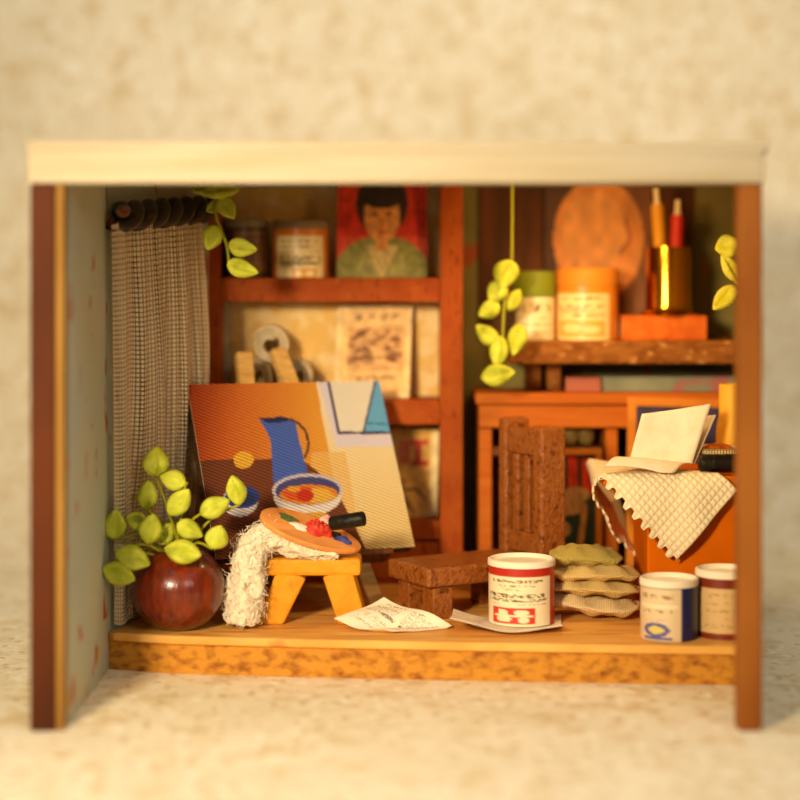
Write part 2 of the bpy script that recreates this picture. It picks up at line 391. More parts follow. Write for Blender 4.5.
b = MB(); b.prism([(-1.6, yd(7.86)), (1.585, yd(7.86)), (1.63, yd(8.2)), (2.15, yd(BD+.05)), (-1.05, yd(BD+.05)), (-1.48, yd(9.1)), (-1.6, yd(8.2))], WT+.002, WT+.04); struct(b.build('ceiling', M_ply))
# front posts and header of the open front
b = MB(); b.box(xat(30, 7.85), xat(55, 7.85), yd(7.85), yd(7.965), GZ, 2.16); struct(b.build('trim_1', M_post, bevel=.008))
b = MB(); b.box(xat(55.3, 7.85), xat(63, 7.85), yd(7.86), yd(7.96), GZ, 2.16); struct(b.build('trim_2', M_batten, bevel=.006))
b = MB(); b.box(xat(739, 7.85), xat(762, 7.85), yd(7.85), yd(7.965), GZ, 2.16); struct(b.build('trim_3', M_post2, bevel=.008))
b = MB(); b.box(xat(28, 7.85), xat(764, 7.85), yd(7.84), yd(7.965), 2.162, 2.30); struct(b.build('trim_4', M_ply, bevel=.008))

# ------------------------------------------------------------------ bookcase
BF, BB = 10.40, 10.76
bc = thing('bookcase', (xat(334, BF), yd((BF+BB)/2), 0), 'reddish brown painted bookcase with three open compartments behind the easel', 'bookcase')
XL0, XL1, XR0, XR1 = xat(205, BF), xat(220, BF), xat(440, BF), xat(463, BF)
b = MB(); b.box(XL0, XL1, yd(BF), yd(BB), 0, 2.28); b.build('side_panel', M_case, bc, bevel=.006)
b = MB(); b.box(XR0, XR1, yd(BF), yd(BB), 0, 2.28); b.build('side_panel', M_case, bc, bevel=.006)
Zs = [(zat(302, BF), zat(278, BF)), (zat(425, BF), zat(400, BF)), (zat(540, BF), zat(521, BF))]
for z0, z1 in Zs:
    b = MB(); b.box(XL1+.001, XR0-.001, yd(BF)+.006, yd(BB)-.02, z0, z1); b.build('shelf', M_case, bc, bevel=.008)
b = MB(); b.box(XL1, XR0, yd(BB)-.018, yd(BB), 0, 2.28); b.build('back_panel', M_casepanel, bc)
b = MB(); b.box(XL1+.004, XR0-.004, yd(BF)+.012, yd(BF)+.05, .03, Zs[2][0]-.012); b.build('door', M_case, bc, bevel=.008)
b = MB(); b.box(XL1+.001, XR0-.001, yd(BF)+.02, yd(BF)+.06, 0, .028); b.build('plinth', M_case, bc)
ZT, ZM, ZL = Zs[0][1]+.002, Zs[1][1]+.002, Zs[2][1]+.002

def tin(name, pxc, base, dctr, r, h, paint, lidm, label, group=None, cat='tin', lidt=.03, gloss=True, rim=0):
    c = Vector((xat(pxc, dctr), yd(dctr), base))
    t = thing(name, c, label, cat, group)
    b = MB(); can_body(b, c, r, h-lidt, paint); b.build('body', M_gloss if gloss else M_print, t, smooth=True, auto=50)
    b = MB(); b.lathe(lid_profile(r, h-lidt*.9, lidt), c, 48); b.build('lid', lidm, t, smooth=True, auto=40)
    return t

def p_darktin(U, V):
    p = Paint(U, V, '#3a2a16'); p.rect(.34, .92, .12, .9, '#7a5428'); r = np.random.default_rng(3)
    for y in (.2, .32, .5, .64, .78): p.text(.4, .88, y, y+.07, '#3a2412', 9, r)
    return p
tin('paint_tin', 246, ZT, 10.55, .125, .335, p_darktin, M_lid, 'dark brown tin with grey lid on the top bookcase shelf', 'tins on the bookcase')
def p_orangetin(U, V):
    p = Paint(U, V, '#d97a1c'); p.rect(.2, .82, .2, 1, '#f0d9a0'); r = np.random.default_rng(4)
    p.text(.27, .76, .27, .33, '#6a4a24', 12, r); p.text(.27, .76, .38, .43, '#8a6a3c', 16, r, .5)
    p.text(.27, .76, .47, .52, '#a8854c', 14, r, .5); p.text(.25, .78, .58, .67, '#5a3a1c', 9, r, .75); p.text(.25, .78, .69, .76, '#5a3a1c', 10, r, .75)
    p.rect(.42, .72, .82, 1, '#e59a30'); p.ell(.5, .92, .04, .06, '#f0d9a0'); p.ell(.63, .92, .05, .06, '#f0d9a0'); return p
tin('paint_tin', 300.5, ZT, 10.53, .158, .325, p_orangetin, M_lid, 'orange tin with cream label beside the portrait print on the bookcase', 'tins on the bookcase')

def p_portrait(U, V):   # plain generic bust of a dark haired sitter
    p = Paint(U, V, '#c8321c'); p.rect(0, 1, 0, .35, '#d23c20'); p.rect(0, 1, .62, .8, '#da5a34', .5)
    p.ell(.5, 1.02, .56, .42, '#85803e'); p.ell(.5, 1.08, .3, .42, '#99904e'); p.poly([(.3, .7), (.5, 1), (.7, .7)], '#b9a060')
    p.ell(.5, .3, .29, .3, '#33251a'); p.ell(.5, .42, .2, .25, '#d8904a'); p.rect(.44, .56, .6, .74, '#d08844'); p.ell(.5, .22, .24, .13, '#33251a')
    for x in (.42, .58): p.ell(x, .4, .03, .018, '#5a3018')
    p.ell(.5, .49, .02, .05, '#b86c34'); p.ell(.5, .57, .06, .014, '#a04428'); p.noise(.16, np.random.default_rng(5), 26); return p
b = MB(); d = 10.52
board(b, at(337, 172, d+.1), at(427, 172, d+.1), (xat(427, d), yd(d), ZT), (xat(337, d), yd(d), ZT), .018, p_portrait, 90, 100, '#b8603c')
tag(b.build('portrait_print', M_print), 'portrait of a dark haired sitter on red, on the top bookcase shelf', 'picture')

def p_card(U, V):
    p = Paint(U, V, '#efcf94'); p.rect(.06, .95, .05, .95, '#e9bf7c'); r = np.random.default_rng(6)
    p.text(.2, .86, .1, .17, '#8a5a30', 14, r, .55)
    p.rect(.15, .91, .24, .71, '#c08a52', .55)
    for k in range(34): p.ell(.2+.66*r.random(), .28+.38*r.random(), .03+.09*r.random(), .012+.03*r.random(), '#6a3a20', .55, r.random()-.5)
    p.line([(.18, .5), (.4, .42), (.6, .55), (.88, .46)], .02, '#e6bc7c', .8); p.line([(.2, .64), (.5, .6), (.86, .66)], .02, '#e6bc7c', .7)
    p.text(.2, .82, .76, .81, '#8a5a30', 12, r, .6); p.noise(.1, r, 16); return p
b = MB(); d = 10.55
board(b, at(338, 306, d+.12), at(412.5, 303, d+.12), (xat(409, d), yd(d), ZM), (xat(334, d), yd(d), ZM), .02, p_card, 90, 110, '#c07838')
tag(b.build('printed_card', M_print), 'cream card with a block of brown print on the middle bookcase shelf', 'card')
def p_lower(U, V):
    p = Paint(U, V, '#e3b45c'); p.rect(.88, 1, 0, 1, '#f2dca0'); p.rect(0, .84, .02, .98, '#d9a446'); r = np.random.default_rng(8)
    p.rect(.52, .82, .13, .18, '#c03820'); p.rect(.6, .7, .13, .42, '#c03820'); p.rect(.54, .84, .37, .42, '#c03820'); p.rect(.3, .5, .14, .4, '#c8502c', .7)
    p.line([(.2, .62), (.45, .7), (.62, .68), (.8, .8)], .03, '#5a3414'); p.line([(.1, .82), (.42, .76), (.6, .95)], .03, '#5a3414'); p.line([(.3, .7), (.5, .9)], .025, '#6a4018'); p.ell(.35, .6, .1, .05, '#8a5a28', .6)
    p.noise(.12, r, 14); return p
b = MB(); d = 10.56
board(b, at(382, 428, d+.1), at(439, 429, d+.1), (xat(436.5, d), yd(d), ZL), (xat(380, d), yd(d), ZL), .02, p_lower, 70, 100, '#e8cf98')
tag(b.build('printed_card', M_print), 'yellow card with red letters on the lowest bookcase shelf', 'card')

# three rolls of paper, ends towards us
def roll(pxc, pyc, d, r, label):
    c = at(pxc, pyc, d); b = MB()
    pts = []
    for i in range(90):
        a = i/90*2*PI*2.3; rr = r*(.42+.58*i/89); pts.append((math.cos(a+1)*rr, math.sin(a+1)*rr))
    b.grid(lambda u, v: (c.x+pts[int(round(u*89))][0], c.y+v*.26, c.z+pts[int(round(u*89))][1]), 89, 4)
    tag(b.build('paper_roll', M_roll, smooth=True, solid=.02), label, 'paper roll', 'paper rolls behind the easel')
rz = ZM+.118
rp = lambda z, d: HZ+(EYE-z)*F/d
roll(253, rp(rz, 10.47), 10.47, .105, 'rolled paper under the top roll, beside the left easel post')
roll(294, rp(rz, 10.47), 10.47, .105, 'rolled paper lying right of the tilted easel post')
roll(270, rp(rz+.188, 10.46), 10.46, .105, 'rolled paper on top of two other rolls behind the easel')

# ------------------------------------------------------------------ right alcove: dresser, shelf and what stands on them
DF = 10.45
dz1 = zat(393, DF)
dr = thing('dresser', (xat(610, DF), yd(DF+.2), 0), 'orange wooden dresser with open compartments under the wall shelf', 'dresser')
dx0, dx1 = xat(479, DF), xat(747, DF)
b = MB(); b.box(dx0-.02, dx1, yd(DF)-.02, yd(10.95), zat(404, DF), dz1); b.build('top_board', M_orangewood, dr, bevel=.008)
b = MB(); b.box(dx0, dx1, yd(DF), yd(10.95), zat(428, DF), zat(405, DF)); b.build('rail', M_orangewood, dr, bevel=.01)
for p0, p1 in ((479, 492), (606, 618), (736, 747)):
    b = MB(); b.box(xat(p0, DF), xat(p1, DF), yd(DF)+.01, yd(10.95), 0, zat(429, DF)); b.build('upright', M_orangewood, dr, bevel=.006)
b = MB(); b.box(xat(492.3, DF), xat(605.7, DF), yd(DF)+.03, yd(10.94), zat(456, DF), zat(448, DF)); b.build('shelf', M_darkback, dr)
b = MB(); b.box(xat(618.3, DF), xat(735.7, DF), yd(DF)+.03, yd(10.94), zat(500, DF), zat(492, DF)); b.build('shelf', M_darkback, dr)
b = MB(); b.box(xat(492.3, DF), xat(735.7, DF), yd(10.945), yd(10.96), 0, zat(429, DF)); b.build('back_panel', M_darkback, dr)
zz = zat(448, DF)+.002
for k, (px, r, lb) in enumerate(((570, .055, 'first small olive bowl on the dresser shelf behind the chair'), (586, .05, 'second small olive bowl on the dresser shelf, nearer the white cloth'))):
    b = MB(); c = (xat(px, 10.6), yd(10.6), zz)
    b.lathe([(0, 0), (r*.6, 0), (r*.95, .03), (r, .07), (r*.85, .1), (r*.75, .1), (r*.85, .065), (r*.5, .02), (0, .015)], c, 28)
    tag(b.build('bowl', M_olive, smooth=True), lb, 'bowl', 'olive bowls in the dresser')

# small picture in the dresser: a plain generic figure print in an orange frame
def framed(name, q, th, fw, paint, label, nu, nv, mfr, pmat=None):
    TL, TR, BR, BL = [Vector(x) for x in q]; t = thing(name, (BL+BR)/2, label, 'picture')
    r = (TR-TL).normalized(); dn = (BL-TL).normalized(); n = r.cross(dn)
    if n.y < 0: n = -n
    b = MB()
    O = [TL, TR, BR, BL]; I = [TL+r*fw+dn*fw, TR-r*fw+dn*fw, BR-r*fw-dn*fw, BL+r*fw-dn*fw]
    vs = O+I+[p+n*th for p in O]+[p+n*th for p in I]
    fs = []
    for i in range(4):
        j = (i+1) % 4; fs += [(i, 4+i, 4+j, j), (8+i, 8+j, 12+j, 12+i), (i, j, 8+j, 8+i), (4+i, 12+i, 12+j, 4+j)]
    b.add(vs, fs); b.build('frame', mfr, t, bevel=.004)
    b = MB(); I2 = [p+n*th*.45 for p in I]; board(b, *I2, .01, paint, nu, nv); b.build('print', M_print, t)
    return t
def p_figure(U, V):
    p = Paint(U, V, '#33443a'); p.rect(0, 1, 0, .3, '#4a3424'); p.rect(.3, .52, 0, .28, '#c8381c'); p.rect(.66, 1, .03, .34, '#c8381c')
    p.ell(.5, .32, .36, .06, '#b59a5c'); p.ell(.42, .42, .26, .16, '#b98d58'); p.poly([(.1, .5), (.85, .46), (1, 1), (0, 1)], '#20382f')
    p.line([(.72, .45), (.55, .84)], .14, '#b0803c'); p.ell(.2, .6, .16, .06, '#a88a60'); p.noise(.2, np.random.default_rng(9), 18); return p
d = 10.36; z0 = .006
framed('framed_picture', (at(551, 449, d+.05), at(602, 449, d+.05), (xat(602, d), yd(d), z0), (xat(551, d), yd(d), z0)), .03, .035, p_figure, 'small orange framed figure print on the floor behind the brown chair', 50, 110, M_gold)
def p_navy(U, V):
    p = Paint(U, V, '#3d3650'); p.noise(.2, np.random.default_rng(10), 10); return p
d = 10.36
framed('framed_picture', (at(628, 397, d+.06), at(747, 400, d+.06), (xat(744, d), yd(d), z0), (xat(626, d), yd(d), z0)), .03, .05, p_navy, 'large orange framed picture with plain navy field behind the table', 40, 60, M_gold)
# books lying on the dresser
def flatbook(px0, px1, pyt, d, cov, label, grp, z=None):
    z = dz1+.002 if z is None else z; h = zat(pyt, d)-z; x0, x1 = xat(px0, d), xat(px1, d)
    t = thing('book', ((x0+x1)/2, yd(d+.1), z), label, 'book', grp)
    b = MB(); b.box(x0, x1, yd(d), yd(d)+.26, z, z+.015); b.box(x0, x1, yd(d), yd(d)+.26, z+h-.015, z+h); b.box(x0, x1, yd(d), yd(d)+.02, z+.015, z+h-.015)
    b.build('cover', cov, t, bevel=.004)
    b = MB(); b.box(x0+.012, x1-.012, yd(d)+.021, yd(d)+.25, z+.0155, z+h-.0155); b.build('pages', M_page, t)
flatbook(566, 601, 378, 10.55, M_pinkc, 'short pink book lying on the dresser under the wall shelf', 'books on the dresser')
flatbook(603, 742, 377, 10.55, M_sage, 'long sage green book lying on the dresser under the wall shelf', 'books on the dresser')

SF = 10.4
ws = thing('wall_shelf', (xat(627, SF), yd(10.7), zat(364, SF)), 'rough brown wooden wall shelf above the orange dresser', 'shelf')
sz1 = zat(341, SF)
b = MB()
b.box(xat(508, SF), xat(749, SF), yd(SF), yd(10.98), zat(364, SF), sz1); b.build('board', M_rough, ws, bevel=.015)
for p0, p1 in ((527, 541), (547, 561)):
    b = MB(); b.box(xat(p0, 10.6), xat(p1, 10.6), yd(10.6), yd(10.9), dz1+.001, zat(364, SF)-.001); b.build('bracket', M_rough, ws, bevel=.008)
sz = sz1+.002
# added panel, its dark colour standing in for shade on the wall behind the shelf
b = MB(); b.box(xat(480, 10.98), xat(692, 10.98), yd(10.96), yd(10.985), sz+.0, 2.29); struct(b.build('wall_shade_panel', M_darkback))

def p_jar(U, V):
    p = Paint(U, V, '#e9d6a2'); p.rect(.0, .12, 0, 1, '#b9a060'); r = np.random.default_rng(11)
    p.ell(.5, .1, .3, .12, '#f2e4bc'); p.text(.15, .85, .3, .45, '#4a4024', 8, r, .8); p.text(.2, .85, .55, .6, '#8a7a48', 14, r); p.text(.2, .85, .68, .73, '#8a7a48', 14, r); p.text(.25, .8, .82, .87, '#8a7a48', 12, r); return p
tin('glue_jar', 534, sz, 10.58, .119, .385, p_jar, M_lidg, 'cream labelled jar with green lid on the wall shelf', 'jars on the wall shelf', 'jar', .09)
def p_can2(U, V):
    p = Paint(U, V, '#e0861f'); p.rect(.1, .72, .22, 1, '#efd08a'); r = np.random.default_rng(12)
    for y, n in ((.28, 12), (.4, 10), (.48, 12), (.56, 9)): p.text(.14, .66, y, y+.055, '#6a4a24', n, r, .6)
    p.rect(.14, .66, .68, .94, '#e9a844'); p.ell(.3, .8, .1, .08, '#efd08a'); p.ell(.52, .82, .09, .07, '#efd08a'); return p
tin('paint_tin', 586.8, sz, 10.62, .182, .405, p_can2, M_lido, 'orange tin with yellow label beside the jar on the wall shelf', 'jars on the wall shelf', 'tin', .06)
def p_oval(U, V):
    p = Paint(U, V, '#7a4c28'); p.rect(0, .25, 0, 1, '#4e2e18'); p.ell(.5, .42, .42, .36, '#d58a44'); p.ell(.46, .38, .3, .24, '#de9a52'); p.line([(.75, .3), (.8, .42), (.7, .5)], .03, '#9a5a2c'); p.noise(.14, np.random.default_rng(13), 14); return p
b = MB(); d = 10.84
board(b, at(545, 168, d+.08), at(652, 168, d+.08), (xat(652, d), yd(d), sz), (xat(545, d), yd(d), sz), .02, p_oval, 60, 80, '#6a4020')
tag(b.build('picture_board', M_print), 'brown picture with an orange oval behind the tins on the wall shelf', 'picture')
# orange book with brass cup of markers
d = 10.45; bh = zat(316, d)-sz
flatbook(622, 707, 316, 10.46, M_book, 'orange leather book under the brass cup on the wall shelf', 'books on the wall shelf', sz)
cz = zat(316, 10.46)+.001; cc = Vector((xat(668.5, 10.6), yd(10.6), cz))
cp = thing('brass_cup', cc, 'shiny brass cup holding two markers on the orange book', 'cup')
b = MB(); ch = zat(247, 10.6)-cz
b.lathe([(0, 0), (.165, 0), (.17, .012), (.15, .022), (.133, .035), (.13, .06), (.13, ch-.01), (.128, ch), (.118, ch), (.116, .06), (.1, .035), (0, .03)], cc, 48); b.build('cup_body', M_brass, cp, smooth=True, auto=50)
def marker(px0, py0, px1, py1, d, r, m, mt, label, tp):
    p = Vector((xat(px0, d), yd(d), cz+.045)); q = at(px1, py1, d+.02); k = p+(q-p)*.86
    t = thing('marker_pen', p, label, 'pen', 'markers in the brass cup')
    b = MB(); b.tube([p, k], r, 16); b.build('barrel', m, t, smooth=True, auto=50)
    b = MB(); b.tube([k+(q-k)*.01, k+(q-k)*.3, q], [r*.6, r*.45, r*.4], 14); b.build('tip', mt, t, smooth=True, auto=50)
M_ye = mat('yellow_plastic', '#d9961c', .4); M_re = mat('red_plastic', '#c8301c', .4); M_tipc = mat('cream_tip', '#f0d8a0', .5)
marker(664, 300, 656, 188, 10.58, .038, M_ye, M_tipc, 'yellow marker leaning left in the brass cup', 1)
marker(674, 300, 678, 200, 10.62, .038, M_re, M_tipc, 'red marker standing in the brass cup', 1)

# ------------------------------------------------------------------ curtain rod and curtain
ra, rb = Vector((xat(117, 8.97), yd(8.97), zat(217, 8.97))), Vector((xat(209, 10.12), yd(10.12), zat(209, 10.12)))
rd = thing('curtain_rod', (ra+rb)/2, 'dark twisted two-strand curtain rod on the papered wall', 'curtain rod')
tdir = (rb-ra).normalized(); e1 = Vector((0, 0, 1))-tdir*tdir.z; e1.normalize(); e2 = tdir.cross(e1)
for s in (0, PI):
    pts = []
    for i in range(200):
        t = i/199; a = -t*2*PI*3.6+s+.9; pts.append(ra+(rb-ra)*t+(e1*math.cos(a)+e2*math.sin(a))*.045)
    b = MB(); b.tube(pts, .036, 14); b.build('twisted_strand', M_rod, rd, smooth=True, auto=60)
    b = MB(); b.tube([pts[0]-(pts[1]-pts[0]).normalized()*.004, pts[0]], .029, 10); b.build('cut_end', M_rodend, rd)
for t in (.12, .93):
    p = ra+(rb-ra)*t; b = MB(); wn = Vector((-.933, .36, 0)); b.tube([p, p+wn*(.105 if t < .5 else .12)], .014, 8); b.build('bracket', M_rod, rd, smooth=True)
def curt(u, v):
    # v 0 top .. 1 bottom ; u 0 near/left .. 1 far/right
    top = ra+(rb-ra)*(-.06+u*.93)+Vector((0, 0, -.03))
    botn = Vector((-1.424, yd(9.06), .035)); botf = Vector((-1.155, yd(10.02), .02))
    bot = botn+(botf-botn)*u
    s = v**.9; p = top*(1-s)+bot*s
    nx = Vector((.93, -.36, 0))
    bulge = .05*math.sin(PI*min(v*1.25, 1))*(.3+u)
    w_ = u+.06*math.sin(3*v+5*u); pl = .066*(abs(math.sin(PI*(w_*3.6+.22*v)))**.7*2-1.1)*(.35+.75*v)
    pl += .012*math.sin(2*PI*u*11+3*v)
    p = p+nx*(.006+(bulge*.8+pl*.8)*min(1, .12+u*4))+Vector((0, 0, -.012*math.sin(2*PI*u*4.3)*v))
    return p
b = MB(); b.grid(curt, 150, 120); b.uv = [(u, 1-v) for u, v in b.uv]
tag(b.build('mesh_curtain', M_curtain, smooth=True), 'cream open-mesh curtain hanging from the twisted rod', 'curtain')

# ------------------------------------------------------------------ easel and canvas
TLc, TRc, BRc, BLc = Vector((-1.134, yd(9.758), 1.18)), Vector((-.117, yd(10.248), 1.168)), Vector((.08, yd(9.82), .306)), Vector((-.937, yd(9.33), .317))
cn = (TRc-TLc).cross(BLc-TLc).normalized(); cn = cn if cn.y > 0 else -cn
Mi = np.linalg.inv(np.array([[592, 95], [-16, 524]]))
def p_still(U, V):
    X = 20+592*U+95*V; Y = 78-16*U+524*V
    p = Paint(X, Y, '#cf6a26')
    k = np.clip((X-60)/370, 0, 1)[..., None]; k2 = np.clip((Y-60)/520, 0, 1)[..., None]
    p.c = S('#bf4f1c')*(1-k)+S('#eaa53c')*k
    q = S('#f8eccc')*(1-k2)+S('#f0d088')*k2
    right = (X > 410+.16*(Y-60)); p.c = np.where(right[..., None], q, p.c)
    p.poly([(395, 290), (500, 290), (545, 600), (430, 600), (385, 400)], '#eec070', .7)
    p.poly([(60, 314), (200, 309), (300, 312), (372, 318), (400, 340), (430, 365), (480, 430), (515, 500), (560, 600), (80, 620)], '#743c22')
    p.ell(190, 312, 30, 26, '#eab238')
    p.poly([(416, 60), (450, 60), (484, 230), (660, 230), (668, 274), (472, 274)], '#e6def0'); p.poly([(452, 60), (600, 60), (562, 226), (482, 228)], '#f2ecdc')
    p.poly([(600, 60), (622, 60), (662, 228), (556, 226)], '#6cb6ec'); p.line([(448, 60), (480, 230), (665, 231)], 9, '#4a4668'); p.line([(600, 60), (558, 226)], 7, '#4a4668')
    p.line([(562, 198), (655, 205)], 5, '#3a7a9c')
    p.poly([(235, 186), (262, 196), (345, 188), (352, 230), (386, 372), (280, 390), (270, 250), (258, 224)], '#4a66c4'); p.poly([(235, 184), (300, 178), (345, 186), (300, 196), (262, 198)], '#262a52')
    p.line([(328, 187), (352, 196), (376, 222), (386, 258), (383, 285), (374, 305)], 8, '#5a3a32')
    p.ell(182, 436, 52, 46, '#d8d0d8'); p.ell(188, 424, 50, 34, '#2e3f8c'); p.ell(188, 428, 38, 22, '#23305e')
    p.ell(382, 425, 102, 60, '#ece4dc'); p.ell(382, 406, 106, 50, '#cfc6d2'); p.ell(382, 408, 97, 42, '#4a4a86')
    p.ell(385, 420, 88, 30, '#e08a2a'); p.poly([(300, 412), (345, 395), (395, 398), (385, 440), (330, 436)], '#d9582a'); p.poly([(395, 400), (440, 404), (468, 430), (430, 446), (388, 444)], '#eab84a'); p.ell(375, 424, 26, 18, '#c8321e'); p.ell(340, 402, 20, 10, '#e9a030')
    p.ell(405, 486, 42, 12, '#e2a83c')
    p.noise(.06, np.random.default_rng(1), 40); return p
cv = thing('painted_canvas', (BLc+BRc)/2, 'canvas still life with blue jug and fruit bowl on the easel', 'painting')
b = MB(); board(b, TLc, TRc, BRc, BLc, .010, p_still, 190, 160, '#e8d8b8'); b.build('printed_cloth', M_canvas, cv)
b = MB(); o1 = cn*.0105; o2 = cn*.085; ins = lambda p: p+((TLc+BRc)/2-p)*.006
Q = [ins(p) for p in (TLc, TRc, BRc, BLc)]
b.add([p+o1 for p in Q]+[p+o2 for p in Q], [(0, 1, 2, 3), (7, 6, 5, 4)]+[(i, 4+i, 4+(i+1) % 4, (i+1) % 4) for i in range(4)]); b.build('stretcher_frame', M_canvasside, cv)
# easel: two posts, ledge and rear leg behind the canvas
upd = (TLc-BLc).normalized(); rdv = (BRc-BLc).normalized()
es = thing('easel', (xat(320, 9.6), yd(9.7), 0), 'wooden easel with two pale posts carrying the jug painting', 'easel')
back = cn*.128
def onplane(px, py):   # point behind the canvas seen at pixel px, py
    o = Vector((0, CY, EYE)); r = (at(px, py, 1)-o); pt = BLc+back; return o+r*((pt-o).dot(cn)/r.dot(cn))
def tofloor(p, q):
    k = (q.z-.006)/(p.z-q.z); return q+(q-p)*k
l1t, l1m = onplane(243, 354), onplane(262, 545)
l2t, l2m = onplane(277, 350), onplane(352, 545)
for t_, m_ in ((l1t, l1m), (l2t, l2m)):
    b = MB(); b.beam(t_, tofloor(t_, m_)+Vector((0, 0, .012)), .088, .06, rdv); b.build('post', M_palewood, es, bevel=.005)
a, c = onplane(262, 500), onplane(335, 500)
b = MB(); pa, pc = onplane(250, 470)+cn*.05, onplane(330, 470)+cn*.05; b.beam(pa, pc, .06, .03, upd); b.build('crossbar', M_easel, es, bevel=.004)
ml = BLc+rdv*.16-upd*.026; mr = BLc+rdv*.98-upd*.026
b = MB(); b.beam(ml+cn*.03, mr+cn*.03, .032, .14, upd); b.build('ledge', M_easel, es, bevel=.004)
b = MB(); pt = onplane(268, 400)+cn*.06; b.beam(pt, Vector((pt.x+.12, yd(10.33), .012)), .05, .04); b.build('rear_leg', M_easel, es, bevel=.004)

# ------------------------------------------------------------------ stool, gauze, palette
SD = 9.22
st = thing('stool', (xat(310, SD), yd(SD+.12), 0), 'small yellow painted stool carrying the palette', 'stool')
sx0, sx1, szt = xat(262, SD), xat(361, SD), zat(559, SD)
b = MB(); b.box(sx0, sx1, yd(SD), yd(SD)+.225, szt-.088, szt); b.build('seat', M_stool, st, bevel=.02)
for sg, xx in ((-1, xat(292, SD)), (1, xat(337, SD))):
    for yy in (yd(SD)+.045, yd(SD)+.183):
        b = MB(); b.beam(Vector((xx, yy, szt-.07)), Vector((xx+(-.115 if sg < 0 else .08), yy, .0)), .155, .075)
        for i in range(len(b.v)):
            if b.v[i][2] < .1: b.v[i] = (b.v[i][0], b.v[i][1], .0)
        b.build('leg', M_stool, st, bevel=.014)
# gauze bunched over the left end of the stool
path = [at(338, 553, 9.27), at(318, 549, 9.26), at(297, 544, 9.25), at(277, 538, 9.23), at(259, 540, 9.21), at(249, 556, 9.18), at(246, 580, 9.165), at(244, 603, 9.16), at(243, 624, 9.16)]
def spline(P, t):
    n = len(P)-1; i = min(int(t*n), n-1); f = t*n-i
    p0, p1, p2, p3 = P[max(i-1, 0)], P[i], P[i+1], P[min(i+2, n)]
    return .5*((2*p1)+(p2-p0)*f+(2*p0-5*p1+4*p2-p3)*f*f+(3*p1-p0-3*p2+p3)*f**3)
def gz(u, v):
    p = spline(path, v); t = (spline(path, min(v+.01, 1))-spline(path, max(v-.01, 0))).normalized()
    side = Vector((0, 1, 0)); side = (side-t*side.dot(t)).normalized(); nn = t.cross(side)
    a = 2*PI*u; wid = .085; thk = .03+.05*min(1, v*2.2)**1.2+.012*math.sin(PI*v*3)
    if v < .02 or v > .985: thk *= .3; wid *= .7
    r = 1+.07*math.sin(4*a+2*v*4)+.03*math.sin(7*a+6*v)
    p = p+side*math.cos(a)*wid*r+nn*math.sin(a)*thk*r
    n3 = mnoise.noise_vector(p*16)*.018+mnoise.noise_vector(p*70)*.006+mnoise.noise_vector(p*150)*.004
    p = p+n3; p.z = max(p.z, .004); return p
b = MB(); b.grid(gz, 96, 170, True); k = len(b.v); b.f += [tuple(range(96)), tuple(reversed(range(k-96, k)))]
rg = random.Random(4)
cl = b.build('gauze_cloth', M_cloth, smooth=True)
b = MB()
for k in range(420):
    u, v = rg.random(), rg.uniform(.42, .97); q = gz(u, v); ctr = spline(path, v); n_ = (q-ctr).normalized(); tt = (spline(path, min(v+.02, 1))-spline(path, max(v-.02, 0))).normalized()
    dr = (tt*rg.uniform(-1, 1)+n_*rg.uniform(.1, .55)+tt.cross(n_)*rg.uniform(-.6, .6)).normalized(); ln = rg.uniform(.02, .06); cu = Vector((rg.uniform(-1, 1), rg.uniform(-1, 1), rg.uniform(-1, 1)))*.012
    P3 = [q-n_*.004, q+dr*ln*.5+cu+n_*.004, q+dr*ln]
    for p in P3: p.z = max(p.z, .003)
    b.tube(P3, .0016, 4)
th_ = b.build('loose_threads', M_cloth, cl); th_['kind'] = 'stuff'
tag(cl, 'fluffy white gauze cloth draped over the yellow stool to the floor', 'cloth')

pc = at(310, 529, 9.25)
pe1 = Vector((math.cos(.34), .16, -math.sin(.34))).normalized(); pe2 = Vector((.10, .90, .36)); pe2 = (pe2-pe1*pe2.dot(pe1)).normalized(); pn = pe1.cross(pe2)
if pn.z < 0: pn = -pn
PA, PB = .285, .125
pt_ = thing('palette', pc, 'round-ended orange wood palette with blobs of paint on the stool', 'palette')
def palp(a, k=1, h=0):
    r = 1-.05*math.cos(2*a)+.03*math.cos(3*a); return pc+pe1*(math.cos(a)*PA*k*r)+pe2*(math.sin(a)*PB*k*r)+pn*h
b = MB(); rings = [(0.001, .0), (.97, .0), (1, -.006), (1, -.022), (.97, -.028), (0.001, -.028)]
b.grid(lambda u, v: palp(2*PI*u, *rings[int(round(v*5))]), 64, 5, True); b.build('palette_board', M_pal, pt_, smooth=True, auto=50)
def blob(name, px, py, r1, r2, h, m, seed, label):
    o = Vector((0, CY, EYE)); ry = at(px, py, 1)-o; c0 = o+ry*((pc-o).dot(pn)/ry.dot(pn)); rr = random.Random(seed); ph = rr.random()*6
    b = MB()
    def fn(u, v):
        a = 2*PI*u; k = v*(1+.18*math.sin(3*a+ph)+.1*math.sin(5*a+2*ph)); z = h*(1-v**2)*(1+.35*math.sin(6*a+ph)*v+.3*math.sin(4*v*6+ph))+.0015
        return c0+pe1*math.cos(a)*k*r1+pe2*math.sin(a)*k*r2+pn*max(z, .001)
    b.grid(fn, 28, 10, True); tag(b.build(name, m, pt_, smooth=True), label)
blob('paint_blob', 288, 518, .05, .03, .008, M_green, 1, 'green paint'); blob('paint_blob', 300, 527, .05, .03, .01, M_whitep, 2, 'white paint')
blob('paint_blob', 317, 531, .07, .05, .05, M_red, 3, 'red paint'); blob('paint_blob', 326, 524, .045, .03, .04, M_pink, 4, 'pale pink paint')
blob('paint_blob', 343, 540, .05, .03, .012, M_blue, 5, 'blue paint'); blob('paint_blob', 335, 535, .04, .03, .01, M_black, 6, 'black paint')
p0, p1 = at(331, 523.5, 9.17), at(364, 518.5, 9.13); ax = (p1-p0).normalized()
